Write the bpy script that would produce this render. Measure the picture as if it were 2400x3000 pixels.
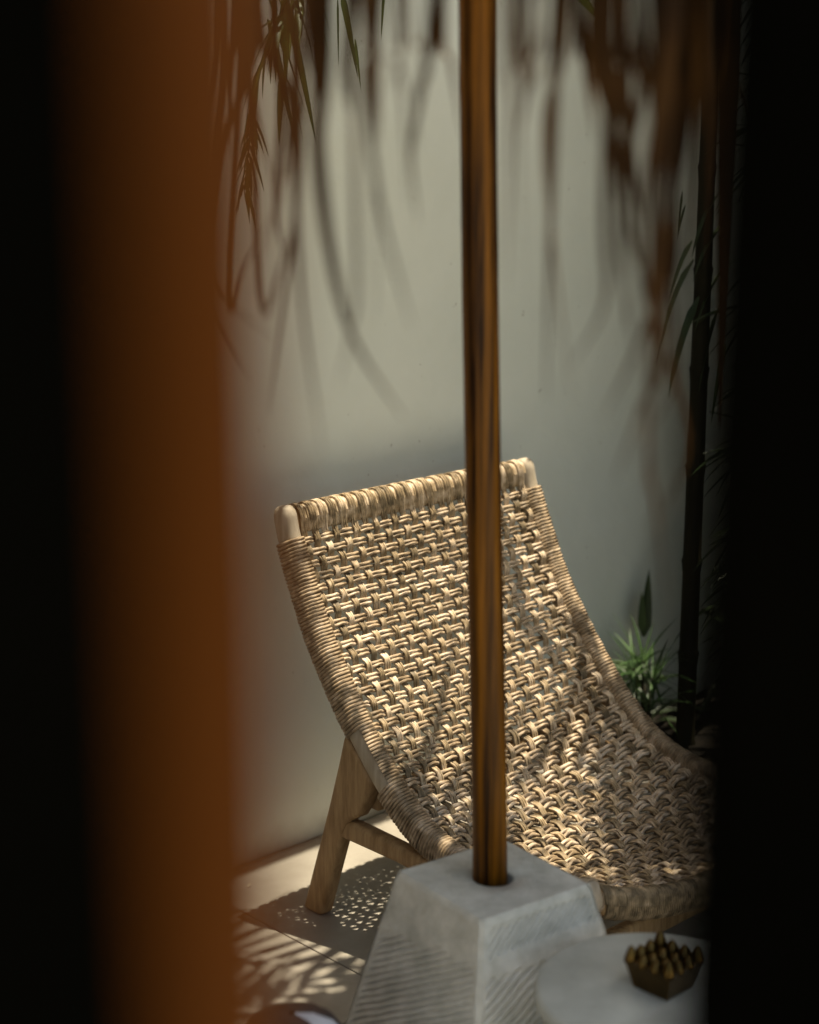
import bpy, math, random
from mathutils import Vector, Matrix, noise

random.seed(7)
R = math.radians
scn = bpy.context.scene
for o in list(bpy.data.objects):
    bpy.data.objects.remove(o)

# ------------------------------------------------------------------ camera, sky, sun, exposure
CAM_H = 1.46
PITCH = R(13.0)
cam_data = bpy.data.cameras.new("camera")
cam = bpy.data.objects.new("camera", cam_data)
scn.collection.objects.link(cam)
cam.location = (0, 0, CAM_H)
cam.rotation_euler = (R(90) - PITCH, 0, 0)
cam_data.sensor_fit = 'HORIZONTAL'
cam_data.sensor_width = 24.0
cam_data.lens = 50.0
cam_data.clip_start = 0.02
cam_data.clip_end = 400.0
cam_data.dof.use_dof = True
cam_data.dof.focus_distance = 3.03
cam_data.dof.aperture_fstop = 1.9
scn.camera = cam

WALL_A = R(43.5)                                   # the courtyard wall runs in this direction
WV = Vector((math.cos(WALL_A), math.sin(WALL_A), 0))    # along the wall
NV = Vector((math.sin(WALL_A), -math.cos(WALL_A), 0))   # away from the wall, towards the camera side
ZV = Vector((0, 0, 1))
W0 = Vector((-0.348, 3.167, 0))
def court(along, dist, z=0.0):
    return W0 + WV * along + NV * dist + ZV * z

SUN_DIR = (WV * 0.152 - NV * 0.016 + ZV).normalized()    # towards the sun
sun_elev = math.asin(SUN_DIR.z)
sun_az = math.atan2(SUN_DIR.x, SUN_DIR.y)
sun_data = bpy.data.lights.new("sun", 'SUN')
sun_data.energy = 5.0
sun_data.angle = R(0.5)
sun_data.color = (1.0, 0.955, 0.90)
sun = bpy.data.objects.new("sun", sun_data)
sun.rotation_euler = SUN_DIR.to_track_quat('Z', 'Y').to_euler()
sun.location = (0, 0, 8)
scn.collection.objects.link(sun)

world = bpy.data.worlds.new("World")
scn.world = world
world.use_nodes = True
wn = world.node_tree
for nd in list(wn.nodes):
    wn.nodes.remove(nd)
sky = wn.nodes.new('ShaderNodeTexSky')
sky.sky_type = 'NISHITA'
sky.sun_disc = False
sky.sun_elevation = sun_elev
sky.sun_rotation = sun_az
sky.air_density = 1.2
sky.dust_density = 3.0
bg = wn.nodes.new('ShaderNodeBackground')
bg.inputs['Strength'].default_value = 0.15
wo = wn.nodes.new('ShaderNodeOutputWorld')
wn.links.new(sky.outputs[0], bg.inputs[0])
wn.links.new(bg.outputs[0], wo.inputs[0])

scn.view_settings.view_transform = 'Standard'
scn.view_settings.look = 'None'
scn.view_settings.gamma = 1.0
scn.view_settings.use_curve_mapping = False
scn.view_settings.exposure = 1.2
scn.view_settings.use_white_balance = True
scn.view_settings.white_balance_temperature = 8000
scn.view_settings.white_balance_tint = 3
scn.render.engine = 'CYCLES'
scn.cycles.use_denoising = True
try:
    scn.cycles.denoiser = 'OPENIMAGEDENOISE'
except Exception:
    pass
scn.cycles.max_bounces = 8
scn.cycles.diffuse_bounces = 5
scn.cycles.sample_clamp_indirect = 6.0

# ------------------------------------------------------------------ helpers
COL = scn.collection

def tag(o, label=None, cat=None, group=None, kind=None):
    if label: o['label'] = label
    if cat: o['category'] = cat
    if group: o['group'] = group
    if kind: o['kind'] = kind
    return o

def empty(name, loc=(0, 0, 0)):
    o = bpy.data.objects.new(name, None)
    o.location = loc
    o.empty_display_size = 0.05
    COL.objects.link(o)
    return o

class MB:
    """collects vertices, faces and uvs in world space"""
    def __init__(self):
        self.v = []; self.f = []; self.uv = []
    def quad(self, a, b, c, d):
        i = len(self.v); self.v += [a, b, c, d]; self.f.append((i, i+1, i+2, i+3)); self.uv.append([(0,0),(1,0),(1,1),(0,1)])
    def box(self, c, hx, hy, hz, ex=Vector((1,0,0)), ey=Vector((0,1,0)), ez=Vector((0,0,1))):
        c = Vector(c); i = len(self.v)
        for sz in (-1, 1):
            for sx, sy in ((-1,-1),(1,-1),(1,1),(-1,1)):
                self.v.append(c + ex*hx*sx + ey*hy*sy + ez*hz*sz)
        for f in ((3,2,1,0),(4,5,6,7),(0,1,5,4),(1,2,6,5),(2,3,7,6),(3,0,4,7)):
            self.f.append(tuple(i+k for k in f)); self.uv.append([(0,0),(1,0),(1,1),(0,1)])
    def tube(self, pts, rad, sides=6, cap=True, flat=1.0, ref=None):
        """swept tube; rad is a number or list; uv.x = metres along"""
        n = len(pts); base = len(self.v)
        pts = [Vector(p) for p in pts]
        rads = rad if isinstance(rad, (list, tuple)) else [rad]*n
        t0 = (pts[1]-pts[0]).normalized()
        up = ref if ref is not None else (Vector((0,0,1)) if abs(t0.z) < 0.9 else Vector((1,0,0)))
        nrm = (up - t0*up.dot(t0)).normalized()
        L = 0.0; lens = []
        for k in range(n):
            if k == 0: t = t0
            elif k == n-1: t = (pts[k]-pts[k-1]).normalized()
            else: t = (pts[k+1]-pts[k-1]).normalized()
            if k: L += (pts[k]-pts[k-1]).length
            lens.append(L)
            nrm = (nrm - t*nrm.dot(t))
            if nrm.length < 1e-6: nrm = t.orthogonal()
            nrm.normalize(); b = t.cross(nrm)
            for s in range(sides):
                a = 2*math.pi*s/sides
                self.v.append(pts[k] + (nrm*math.cos(a)*flat + b*math.sin(a))*rads[k])
        for k in range(n-1):
            for s in range(sides):
                s2 = (s+1) % sides
                self.f.append((base+k*sides+s, base+k*sides+s2, base+(k+1)*sides+s2, base+(k+1)*sides+s))
                u0, u1, v0, v1 = lens[k], lens[k+1], s/sides, (s+1)/sides
                self.uv.append([(u0,v0),(u0,v1),(u1,v1),(u1,v0)])
        if cap:
            self.f.append(tuple(base+s for s in reversed(range(sides)))); self.uv.append([(0,0)]*sides)
            self.f.append(tuple(base+(n-1)*sides+s for s in range(sides))); self.uv.append([(0,0)]*sides)
    def ribbon(self, pts, widths, side, fold=0.0, nrm=None):
        """leaf blade: strip with a raised or sunk midrib"""
        n = len(pts); base = len(self.v)
        for k in range(n):
            p = Vector(pts[k]); sd = side[k] if isinstance(side, list) else side
            m = nrm[k] if isinstance(nrm, list) else (nrm if nrm is not None else Vector((0,0,1)))
            wd = widths[k]*0.5
            self.v += [p - sd*wd + m*fold*wd, p, p + sd*wd + m*fold*wd]
        for k in range(n-1):
            a = base+3*k
            self.f.append((a, a+1, a+4, a+3)); self.uv.append([(k/n,0),(k/n,.5),((k+1)/n,.5),((k+1)/n,0)])
            self.f.append((a+1, a+2, a+5, a+4)); self.uv.append([(k/n,.5),(k/n,1),((k+1)/n,1),((k+1)/n,.5)])
    def build(self, name, mat, parent=None, smooth=True, origin=None, bevel=0.0, seg=2):
        me = bpy.data.meshes.new(name)
        org = Vector(origin) if origin is not None else (Vector(parent_loc(parent)) if parent else Vector((0,0,0)))
        me.from_pydata([tuple(Vector(v)-org) for v in self.v], [], self.f)
        uvl = me.uv_layers.new(name="UVMap")
        li = 0
        flat = []
        for u in self.uv:
            for c in u: flat += [c[0], c[1]]
        if len(flat) == 2*len(me.loops):
            uvl.data.foreach_set('uv', flat)
        if smooth:
            me.polygons.foreach_set('use_smooth', [True]*len(me.polygons))
        me.materials.append(mat)
        me.update()
        o = bpy.data.objects.new(name, me)
        COL.objects.link(o)
        if parent:
            o.parent = parent
            if origin is not None:
                o.location = org - Vector(parent_loc(parent))
        else:
            o.location = org
        if bevel > 0:
            m = o.modifiers.new('bevel', 'BEVEL'); m.width = bevel; m.segments = seg; m.limit_method = 'ANGLE'; m.angle_limit = R(40)
        return o

def parent_loc(p):
    l = Vector((0,0,0))
    while p is not None:
        l += p.location; p = p.parent
    return l

def extrude_poly(poly, depth_a, depth_b, frame):
    """poly in 2D -> prism; frame(a, b, d) -> world"""
    m = MB(); n = len(poly)
    m.v = [frame(a, b, depth_a) for a, b in poly] + [frame(a, b, depth_b) for a, b in poly]
    m.f.append(tuple(range(n))); m.uv.append([(a, b) for a, b in poly])
    m.f.append(tuple(reversed(range(n, 2*n)))); m.uv.append([(a, b) for a, b in reversed(poly)])
    for k in range(n):
        k2 = (k+1) % n
        m.f.append((k2, k, n+k, n+k2)); m.uv.append([poly[k2], poly[k], poly[k], poly[k2]])
    return m

def catmull(pts, per=12):
    out = []
    P = [Vector(p) for p in pts]
    P = [P[0]*2 - P[1]] + P + [P[-1]*2 - P[-2]]
    for i in range(1, len(P)-2):
        p0, p1, p2, p3 = P[i-1], P[i], P[i+1], P[i+2]
        for k in range(per):
            t = k/per
            out.append(0.5*((2*p1) + (p2-p0)*t + (2*p0-5*p1+4*p2-p3)*t*t + (3*p1-p0-3*p2+p3)*t*t*t))
    out.append(P[-2].copy())
    return out

# ------------------------------------------------------------------ materials
def mat(name, col, col2=None, rough=0.6, scale=12.0, detail=5.0, bump=0.0, bump_scale=60.0, spec=0.4,
        metallic=0.0, stretch=(1,1,1), coords='Object', transl=0.0, rand=0.0, coat=0.0, contrast=(0.35, 0.65)):
    m = bpy.data.materials.new(name); m.use_nodes = True
    nt = m.node_tree; b = nt.nodes['Principled BSDF']
    b.inputs['Roughness'].default_value = rough
    b.inputs['Specular IOR Level'].default_value = spec
    b.inputs['Metallic'].default_value = metallic
    if coat: b.inputs['Coat Weight'].default_value = coat
    tc = nt.nodes.new('ShaderNodeTexCoord'); mp = nt.nodes.new('ShaderNodeMapping')
    mp.inputs['Scale'].default_value = stretch
    nt.links.new(tc.outputs[coords], mp.inputs['Vector'])
    nz = nt.nodes.new('ShaderNodeTexNoise'); nz.inputs['Scale'].default_value = scale; nz.inputs['Detail'].default_value = detail
    nz.inputs['Roughness'].default_value = 0.6
    nt.links.new(mp.outputs[0], nz.inputs['Vector'])
    rp = nt.nodes.new('ShaderNodeValToRGB')
    rp.color_ramp.elements[0].position = contrast[0]; rp.color_ramp.elements[1].position = contrast[1]
    rp.color_ramp.elements[0].color = (*col, 1); rp.color_ramp.elements[1].color = (*(col2 or col), 1)
    nt.links.new(nz.outputs['Fac'], rp.inputs['Fac'])
    out = rp.outputs['Color']
    if rand:
        oi = nt.nodes.new('ShaderNodeObjectInfo'); hs = nt.nodes.new('ShaderNodeHueSaturation')
        mr = nt.nodes.new('ShaderNodeMapRange'); mr.inputs['To Min'].default_value = 1-rand; mr.inputs['To Max'].default_value = 1+rand
        nt.links.new(oi.outputs['Random'], mr.inputs['Value']); nt.links.new(mr.outputs[0], hs.inputs['Value'])
        nt.links.new(out, hs.inputs['Color']); out = hs.outputs['Color']
    nt.links.new(out, b.inputs['Base Color'])
    if bump:
        n2 = nt.nodes.new('ShaderNodeTexNoise'); n2.inputs['Scale'].default_value = bump_scale; n2.inputs['Detail'].default_value = 6
        nt.links.new(mp.outputs[0], n2.inputs['Vector'])
        bp = nt.nodes.new('ShaderNodeBump'); bp.inputs['Strength'].default_value = bump; bp.inputs['Distance'].default_value = 0.01
        nt.links.new(n2.outputs['Fac'], bp.inputs['Height']); nt.links.new(bp.outputs[0], b.inputs['Normal'])
    if transl:
        tr = nt.nodes.new('ShaderNodeBsdfTranslucent'); mx = nt.nodes.new('ShaderNodeMixShader'); mx.inputs[0].default_value = transl
        nt.links.new(out, tr.inputs['Color']); nt.links.new(b.outputs[0], mx.inputs[1]); nt.links.new(tr.outputs[0], mx.inputs[2])
        nt.links.new(mx.outputs[0], nt.nodes['Material Output'].inputs['Surface'])
    return m

def cord_mat(name, c1, c2, c3, pitch=0.03):
    """laid cord: fibres and twist from the uv, colour drifting along the length and from cord to cord"""
    m = bpy.data.materials.new(name); m.use_nodes = True
    nt = m.node_tree; b = nt.nodes['Principled BSDF']
    b.inputs['Roughness'].default_value = 0.55; b.inputs['Specular IOR Level'].default_value = 0.35
    uv = nt.nodes.new('ShaderNodeUVMap'); sx = nt.nodes.new('ShaderNodeSeparateXYZ'); nt.links.new(uv.outputs[0], sx.inputs[0])
    m1 = nt.nodes.new('ShaderNodeMath'); m1.operation = 'MULTIPLY'; m1.inputs[1].default_value = 2*math.pi/pitch
    nt.links.new(sx.outputs['X'], m1.inputs[0])
    m2 = nt.nodes.new('ShaderNodeMath'); m2.operation = 'MULTIPLY_ADD'; m2.inputs[1].default_value = 2*math.pi*3
    nt.links.new(sx.outputs['Y'], m2.inputs[0]); nt.links.new(m1.outputs[0], m2.inputs[2])
    sn = nt.nodes.new('ShaderNodeMath'); sn.operation = 'SINE'; nt.links.new(m2.outputs[0], sn.inputs[0])
    tc = nt.nodes.new('ShaderNodeTexCoord')
    nz = nt.nodes.new('ShaderNodeTexNoise'); nz.inputs['Scale'].default_value = 55; nz.inputs['Detail'].default_value = 4
    nt.links.new(tc.outputs['Object'], nz.inputs['Vector'])
    oi = nt.nodes.new('ShaderNodeObjectInfo')
    ad = nt.nodes.new('ShaderNodeMath'); ad.operation = 'MULTIPLY_ADD'; ad.inputs[1].default_value = 0.30
    nt.links.new(oi.outputs['Random'], ad.inputs[0])
    sb = nt.nodes.new('ShaderNodeMath'); sb.operation = 'SUBTRACT'; sb.inputs[1].default_value = 0.15
    nt.links.new(nz.outputs['Fac'], sb.inputs[0]); nt.links.new(sb.outputs[0], ad.inputs[2])
    rp = nt.nodes.new('ShaderNodeValToRGB'); e = rp.color_ramp.elements
    e[0].position = 0.28; e[0].color = (*c1, 1); e[1].position = 0.72; e[1].color = (*c3, 1)
    k = e.new(0.5); k.color = (*c2, 1)
    nt.links.new(ad.outputs[0], rp.inputs['Fac']); nt.links.new(rp.outputs['Color'], b.inputs['Base Color'])
    bp = nt.nodes.new('ShaderNodeBump'); bp.inputs['Strength'].default_value = 0.35; bp.inputs['Distance'].default_value = 0.0010
    nt.links.new(sn.outputs[0], bp.inputs['Height']); nt.links.new(bp.outputs[0], b.inputs['Normal'])
    return m

M = {}
M['plaster'] = mat('plaster', (0.755,0.795,0.735), (0.825,0.86,0.80), rough=0.85, scale=2.2, bump=0.32, bump_scale=20, spec=0.2, detail=9)
M['slab'] = mat('slab', (0.205,0.180,0.150), (0.275,0.248,0.212), rough=0.42, scale=6.0, bump=0.06, bump_scale=90, spec=0.35, rand=0.05, detail=8)
M['ground'] = mat('ground', (0.42,0.40,0.35), (0.54,0.51,0.45), rough=0.95, scale=4, bump=0.3)
M['joint'] = mat('joint', (0.08,0.068,0.055), (0.12,0.10,0.085), rough=0.95, scale=14, bump=0.3)
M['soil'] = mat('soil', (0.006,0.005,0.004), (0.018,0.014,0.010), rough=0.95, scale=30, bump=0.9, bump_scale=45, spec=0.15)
M['teak'] = mat('teak', (0.22,0.125,0.055), (0.37,0.235,0.118), rough=0.55, scale=9, stretch=(9,9,1.2), bump=0.06, bump_scale=40, spec=0.3)
M['teak_grey'] = mat('teak_grey', (0.33,0.27,0.20), (0.46,0.39,0.31), rough=0.65, scale=9, stretch=(8,8,1.2), bump=0.08, bump_scale=40, spec=0.25)
M['cord'] = cord_mat('cord', (0.165,0.113,0.066), (0.35,0.255,0.168), (0.57,0.45,0.34))
M['cord_warp'] = cord_mat('cord_warp', (0.115,0.082,0.046), (0.30,0.215,0.128), (0.56,0.435,0.315), pitch=0.06)
M['pole'] = mat('pole', (0.012,0.0036,0.0004), (0.175,0.066,0.0060), rough=0.46, scale=12, stretch=(7,7,0.22), bump=0.10, bump_scale=30, spec=0.12, contrast=(0.38,0.68), detail=9)
M['concrete'] = mat('concrete', (0.39,0.375,0.33), (0.55,0.53,0.48), rough=0.9, scale=22, bump=0.25, bump_scale=160, spec=0.2)
M['terrazzo'] = mat('terrazzo', (0.33,0.33,0.295), (0.42,0.42,0.38), rough=0.55, scale=14, detail=9, bump=0.06, spec=0.35)
M['brass'] = mat('brass', (0.085,0.050,0.016), (0.135,0.080,0.026), rough=0.28, scale=20, metallic=1.0, bump=0.05)
M['gate_wood'] = mat('gate_wood', (0.038,0.0096,0.0001), (0.066,0.0172,0.0003), rough=0.9, scale=7, stretch=(6,6,0.5), spec=0.04)
M['gate_shaded'] = mat('gate_shaded', (0.0008,0.0008,0.0006), (0.0012,0.0011,0.0008), rough=1.0, scale=9, spec=0.0)  # near black stands in for the shade on the faces towards the camera
M['fence_dark'] = mat('fence_dark', (0.020,0.013,0.008), (0.040,0.026,0.015), rough=0.8, scale=8, stretch=(6,6,0.6), rand=0.25, spec=0.2)
M['timber_wall'] = mat('timber_wall', (0.11,0.055,0.022), (0.17,0.09,0.04), rough=0.7, scale=8, stretch=(5,5,0.6), rand=0.2, spec=0.2)
M['thatch'] = mat('thatch', (0.10,0.055,0.022), (0.20,0.12,0.05), rough=0.8, scale=6, spec=0.15, transl=0.12)
M['strip'] = mat('strip', (0.014,0.0060,0.0018), (0.055,0.0245,0.0068), rough=0.8, scale=7, spec=0.08, rand=0.45, transl=0.35)
M['leaf_green'] = mat('leaf_green', (0.050,0.085,0.018), (0.11,0.13,0.03), rough=0.45, scale=9, spec=0.4, rand=0.3, transl=0.3)
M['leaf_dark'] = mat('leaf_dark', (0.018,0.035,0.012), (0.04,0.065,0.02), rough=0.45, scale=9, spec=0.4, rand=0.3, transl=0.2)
M['leaf_spider'] = mat('leaf_spider', (0.024,0.058,0.016), (0.06,0.11,0.036), rough=0.4, scale=14, spec=0.45, rand=0.3, transl=0.25)
M['leaf_dry'] = mat('leaf_dry', (0.42,0.34,0.22), (0.62,0.54,0.40), rough=0.7, scale=20, spec=0.2)
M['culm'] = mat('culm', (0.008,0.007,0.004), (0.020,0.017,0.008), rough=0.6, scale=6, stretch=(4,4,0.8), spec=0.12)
M['pouf_dark'] = mat('pouf_dark', (0.030,0.024,0.024), (0.05,0.04,0.04), rough=0.7, scale=25, bump=0.2, spec=0.25)
M['pouf_white'] = mat('pouf_white', (0.48,0.49,0.54), (0.56,0.57,0.62), rough=0.7, scale=25, bump=0.2, spec=0.25)

def add_foot_dirt(m, col, top):
    nt = m.node_tree; b = nt.nodes['Principled BSDF']; src = b.inputs['Base Color'].links[0].from_socket
    geo = nt.nodes.new('ShaderNodeNewGeometry'); sp_ = nt.nodes.new('ShaderNodeSeparateXYZ'); nt.links.new(geo.outputs['Position'], sp_.inputs[0])
    nz = nt.nodes.new('ShaderNodeTexNoise'); nz.inputs['Scale'].default_value = 9; nz.inputs['Detail'].default_value = 8
    nt.links.new(geo.outputs['Position'], nz.inputs['Vector'])
    ml = nt.nodes.new('ShaderNodeMath'); ml.operation = 'MULTIPLY_ADD'; ml.inputs[1].default_value = top*2.2; ml.inputs[2].default_value = -top*0.55
    nt.links.new(nz.outputs['Fac'], ml.inputs[0])
    mr = nt.nodes.new('ShaderNodeMath'); mr.operation = 'SUBTRACT'; nt.links.new(ml.outputs[0], mr.inputs[0]); nt.links.new(sp_.outputs['Z'], mr.inputs[1])
    rg = nt.nodes.new('ShaderNodeMapRange'); rg.inputs['From Min'].default_value = -0.02; rg.inputs['From Max'].default_value = top; rg.inputs['To Max'].default_value = 0.75
    nt.links.new(mr.outputs[0], rg.inputs['Value'])
    mx = nt.nodes.new('ShaderNodeMixRGB'); mx.inputs[2].default_value = (*col, 1)
    nt.links.new(rg.outputs[0], mx.inputs[0]); nt.links.new(src, mx.inputs[1])
    # specks and scuffs
    n3 = nt.nodes.new('ShaderNodeTexNoise'); n3.inputs['Scale'].default_value = 70; n3.inputs['Detail'].default_value = 2
    nt.links.new(geo.outputs['Position'], n3.inputs['Vector'])
    r3 = nt.nodes.new('ShaderNodeMapRange'); r3.inputs['From Min'].default_value = 0.74; r3.inputs['From Max'].default_value = 0.78; r3.inputs['To Max'].default_value = 0.55
    nt.links.new(n3.outputs['Fac'], r3.inputs['Value'])
    m2 = nt.nodes.new('ShaderNodeMixRGB'); m2.inputs[2].default_value = (0.22,0.19,0.15,1)
    nt.links.new(r3.outputs[0], m2.inputs[0]); nt.links.new(mx.outputs[0], m2.inputs[1])
    nt.links.new(m2.outputs[0], b.inputs['Base Color'])
add_foot_dirt(M['plaster'], (0.34,0.29,0.22), 0.09)

# ------------------------------------------------------------------ setting: ground, floor slabs, planting bed
g = MB(); S = 90
g.quad((-S,-S,-0.03),(S,-S,-0.03),(S,S,-0.03),(-S,S,-0.03))
tag(g.build('ground', M['ground'], smooth=False), kind='structure')

floor = MB()
floor.box(court(-0.71, 1.20, -0.014), 1.80, 1.20, 0.006, WV, NV)
floor_o = tag(floor.build('floor', M['joint'], smooth=False, origin=court(-0.71, 1.20, -0.014)), kind='structure')
slab_cache = {}
CELL = 0.60; J = 0.0013
def slab(a0, a1, d0, d1):
    key = (round(a1-a0,3), round(d1-d0,3))
    c = court((a0+a1)/2, (d0+d1)/2, -0.004)
    if key not in slab_cache:
        m = MB(); m.box(Vector((0,0,0)), (a1-a0)/2-J, (d1-d0)/2-J, 0.004, WV, NV)
        o = m.build('floor_slab', M['slab'], smooth=False, bevel=0.0012, seg=1)
        slab_cache[key] = o
    else:
        o = slab_cache[key].copy(); COL.objects.link(o)
    o.parent = floor_o; o.location = c - floor_o.location
A_OFF = -0.113
for i in range(-4, 2):
    for j in range(0, 4):
        a0 = A_OFF + i*CELL; a1 = a0 + CELL
        d0 = 0.004 + j*CELL
        slab(a0, a1, d0, d0+CELL)
A_END = A_OFF + 2*CELL          # 1.087: where the planting bed starts

# planting bed: lumpy dark soil
bed = MB(); nx, ny = 46, 60
a0, a1, d0, d1 = A_END+0.005, 2.2, 0.0, 2.6
for j in range(ny+1):
    for i in range(nx+1):
        a = a0+(a1-a0)*i/nx; d = d0+(d1-d0)*j/ny
        p = court(a, d)
        h = 0.012*noise.noise(Vector((a*9, d*9, 1))) + 0.008*noise.noise(Vector((a*31, d*31, 4)))
        edge = min(1, (a-a0)/0.12)
        bed.v.append(p + ZV*(-0.006 + edge*(0.016+h)))
for j in range(ny):
    for i in range(nx):
        k = j*(nx+1)+i
        bed.f.append((k, k+nx+1, k+nx+2, k+1)); bed.uv.append([(0,0)]*4)
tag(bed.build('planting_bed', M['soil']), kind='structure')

# ------------------------------------------------------------------ courtyard wall, unseen fences added to block light
m = MB(); m.box(court(0.2, -0.101, 1.3), 4.2, 0.10, 1.3, WV, NV)
yard_wall = m.build('courtyard_wall', M['plaster'], smooth=False, origin=court(0.2, -0.1, 0))
tag(yard_wall, 'tall smooth pale grey plaster wall behind the woven chair', 'wall')

def board_wall(name, p0, p1, h, mt, label, step=0.145):
    p0 = Vector(p0); p1 = Vector(p1); ex = (p1-p0).normalized(); L = (p1-p0).length; ey = Vector((-ex.y, ex.x, 0))
    root = empty(name, (p0+p1)/2); tag(root, label, 'fence')
    for z in (h-0.25, 0.35):
        m = MB(); m.box((p0+p1)/2 - ey*0.031 + ZV*z, L/2, 0.015, 0.04, ex, ey); m.build('rail', mt, root, smooth=False)
    first = None
    for k in range(int(L/step)):
        c = p0 + ex*(k+0.5)*step + ZV*h/2
        if first is None:
            m = MB(); m.box(c, step/2-0.003, 0.014, h/2, ex, ey)
            first = m.build('board', mt, root, smooth=False, origin=c, bevel=0.002, seg=1)
        else:
            o = first.copy(); COL.objects.link(o); o.parent = root; o.location = c - root.location + ey*random.uniform(-.0015,.0015)
    return root
board_wall('shade_fence', court(1.95,0.01), court(1.95,2.2), 2.4, M['fence_dark'], 'unseen dark board fence added behind the bamboo to darken the right end')  # unseen backdrop, added to keep the right end dark
board_wall('shade_fence', court(-1.35,0.01), court(-1.35,1.18), 2.5, M['timber_wall'], 'unseen brown timber board fence added at the left to darken that side')  # unseen, added to darken the left face of the parasol base
board_wall('shade_fence', Vector((1.75,1.53,0)), Vector((1.75,1.53,0))+WV*2.0, 2.6, M['fence_dark'], 'unseen dark board fence added on the right to block sky light')  # unseen, added to keep sky light off the right of the wall

# ------------------------------------------------------------------ gate close to the camera
post = MB()
poly = [(-0.0330,0.220),(-0.0246,0.320),(-0.13,0.320),(-0.13,0.220)]
m = extrude_poly(poly, 0.0, 2.3, lambda a,b,d: Vector((a,b,d)))
po = m.build('gate_post', M['gate_wood'], smooth=False, origin=(-0.08,0.27,0), bevel=0.003)
tag(po, 'orange brown timber gate post, blurred, close on the left', 'gate post')
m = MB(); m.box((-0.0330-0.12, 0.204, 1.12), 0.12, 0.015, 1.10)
lo = m.build('gate_leaf', M['gate_shaded'], smooth=False, origin=(-0.156,0.204,0.02), bevel=0.003)
tag(lo, 'gate leaf with shade painted in as black, in front of the orange timber post', 'gate')
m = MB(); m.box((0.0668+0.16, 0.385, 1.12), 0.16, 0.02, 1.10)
ro = m.build('gate_leaf', M['gate_shaded'], smooth=False, origin=(0.233,0.385,0.02), bevel=0.003)
tag(ro, 'gate leaf with shade painted in as black, blurred along the right edge of the view', 'gate')

# ------------------------------------------------------------------ woven lounge chair
CH_O = Vector((-0.224, 3.03, 0))
CH_W = 0.64
def chair(u, s, z): return CH_O + WV*u + NV*s + ZV*z
chair_root = empty('lounge_chair', chair(0.32, 0.35, 0))
tag(chair_root, 'low lounge chair with teak legs and tan woven rope seat', 'chair')

PROF = [(-0.008,0.772),(0.006,0.715),(0.042,0.633),(0.084,0.547),(0.130,0.477),(0.176,0.415),(0.222,0.361),(0.265,0.316),
        (0.31,0.277),(0.352,0.250),(0.395,0.232),(0.45,0.219),(0.52,0.214),(0.60,0.224),(0.68,0.242),(0.75,0.264)]
prof = catmull([(a, b, 0) for a, b in PROF], 14)
plen = [0.0]
for i in range(1, len(prof)): plen.append(plen[-1] + (prof[i]-prof[i-1]).length)
PL = plen[-1]
def at_len(l):
    """point (s,z), tangent (s,z), normal (s,z) on the side profile"""
    l = max(0.0, min(PL, l)); lo_, hi_ = 0, len(plen)-1
    while hi_-lo_ > 1:
        md = (lo_+hi_)//2
        if plen[md] <= l: lo_ = md
        else: hi_ = md
    t = (l-plen[lo_])/(plen[hi_]-plen[lo_])
    p = prof[lo_].lerp(prof[hi_], t)
    i0, i1 = max(0, lo_-2), min(len(prof)-1, hi_+2)
    d = (prof[i1]-prof[i0]).normalized()
    return (p.x, p.y), (d.x, d.y), (-d.y, d.x)
def frame_at(l, u):
    (s, z), (ts, tz), (ns, nz) = at_len(l)
    return chair(u, s, z), NV*ts + ZV*tz, NV*ns + ZV*nz
def sag(l):
    q = min(1.0, max(0.0, l/PL)); q = q*q*(3-2*q)
    return 0.006 + 0.066*q

HU, HN = 0.0165, 0.0225      # half width and half depth of the side rails
ROPE = 0.0034
LEG_ZONE = None
# arc lengths where the leg head meets the rail
def len_at_z(zz):
    for i in range(len(prof)):
        if prof[i].y < zz: return plen[i]
    return PL
Z_A, Z_B = len_at_z(0.392), len_at_z(0.312)
def superell(a, hu, hn, e=0.45):
    c, s = math.cos(a), math.sin(a)
    return hu*math.copysign(abs(c)**e, c), hn*math.copysign(abs(s)**e, s)

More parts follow.
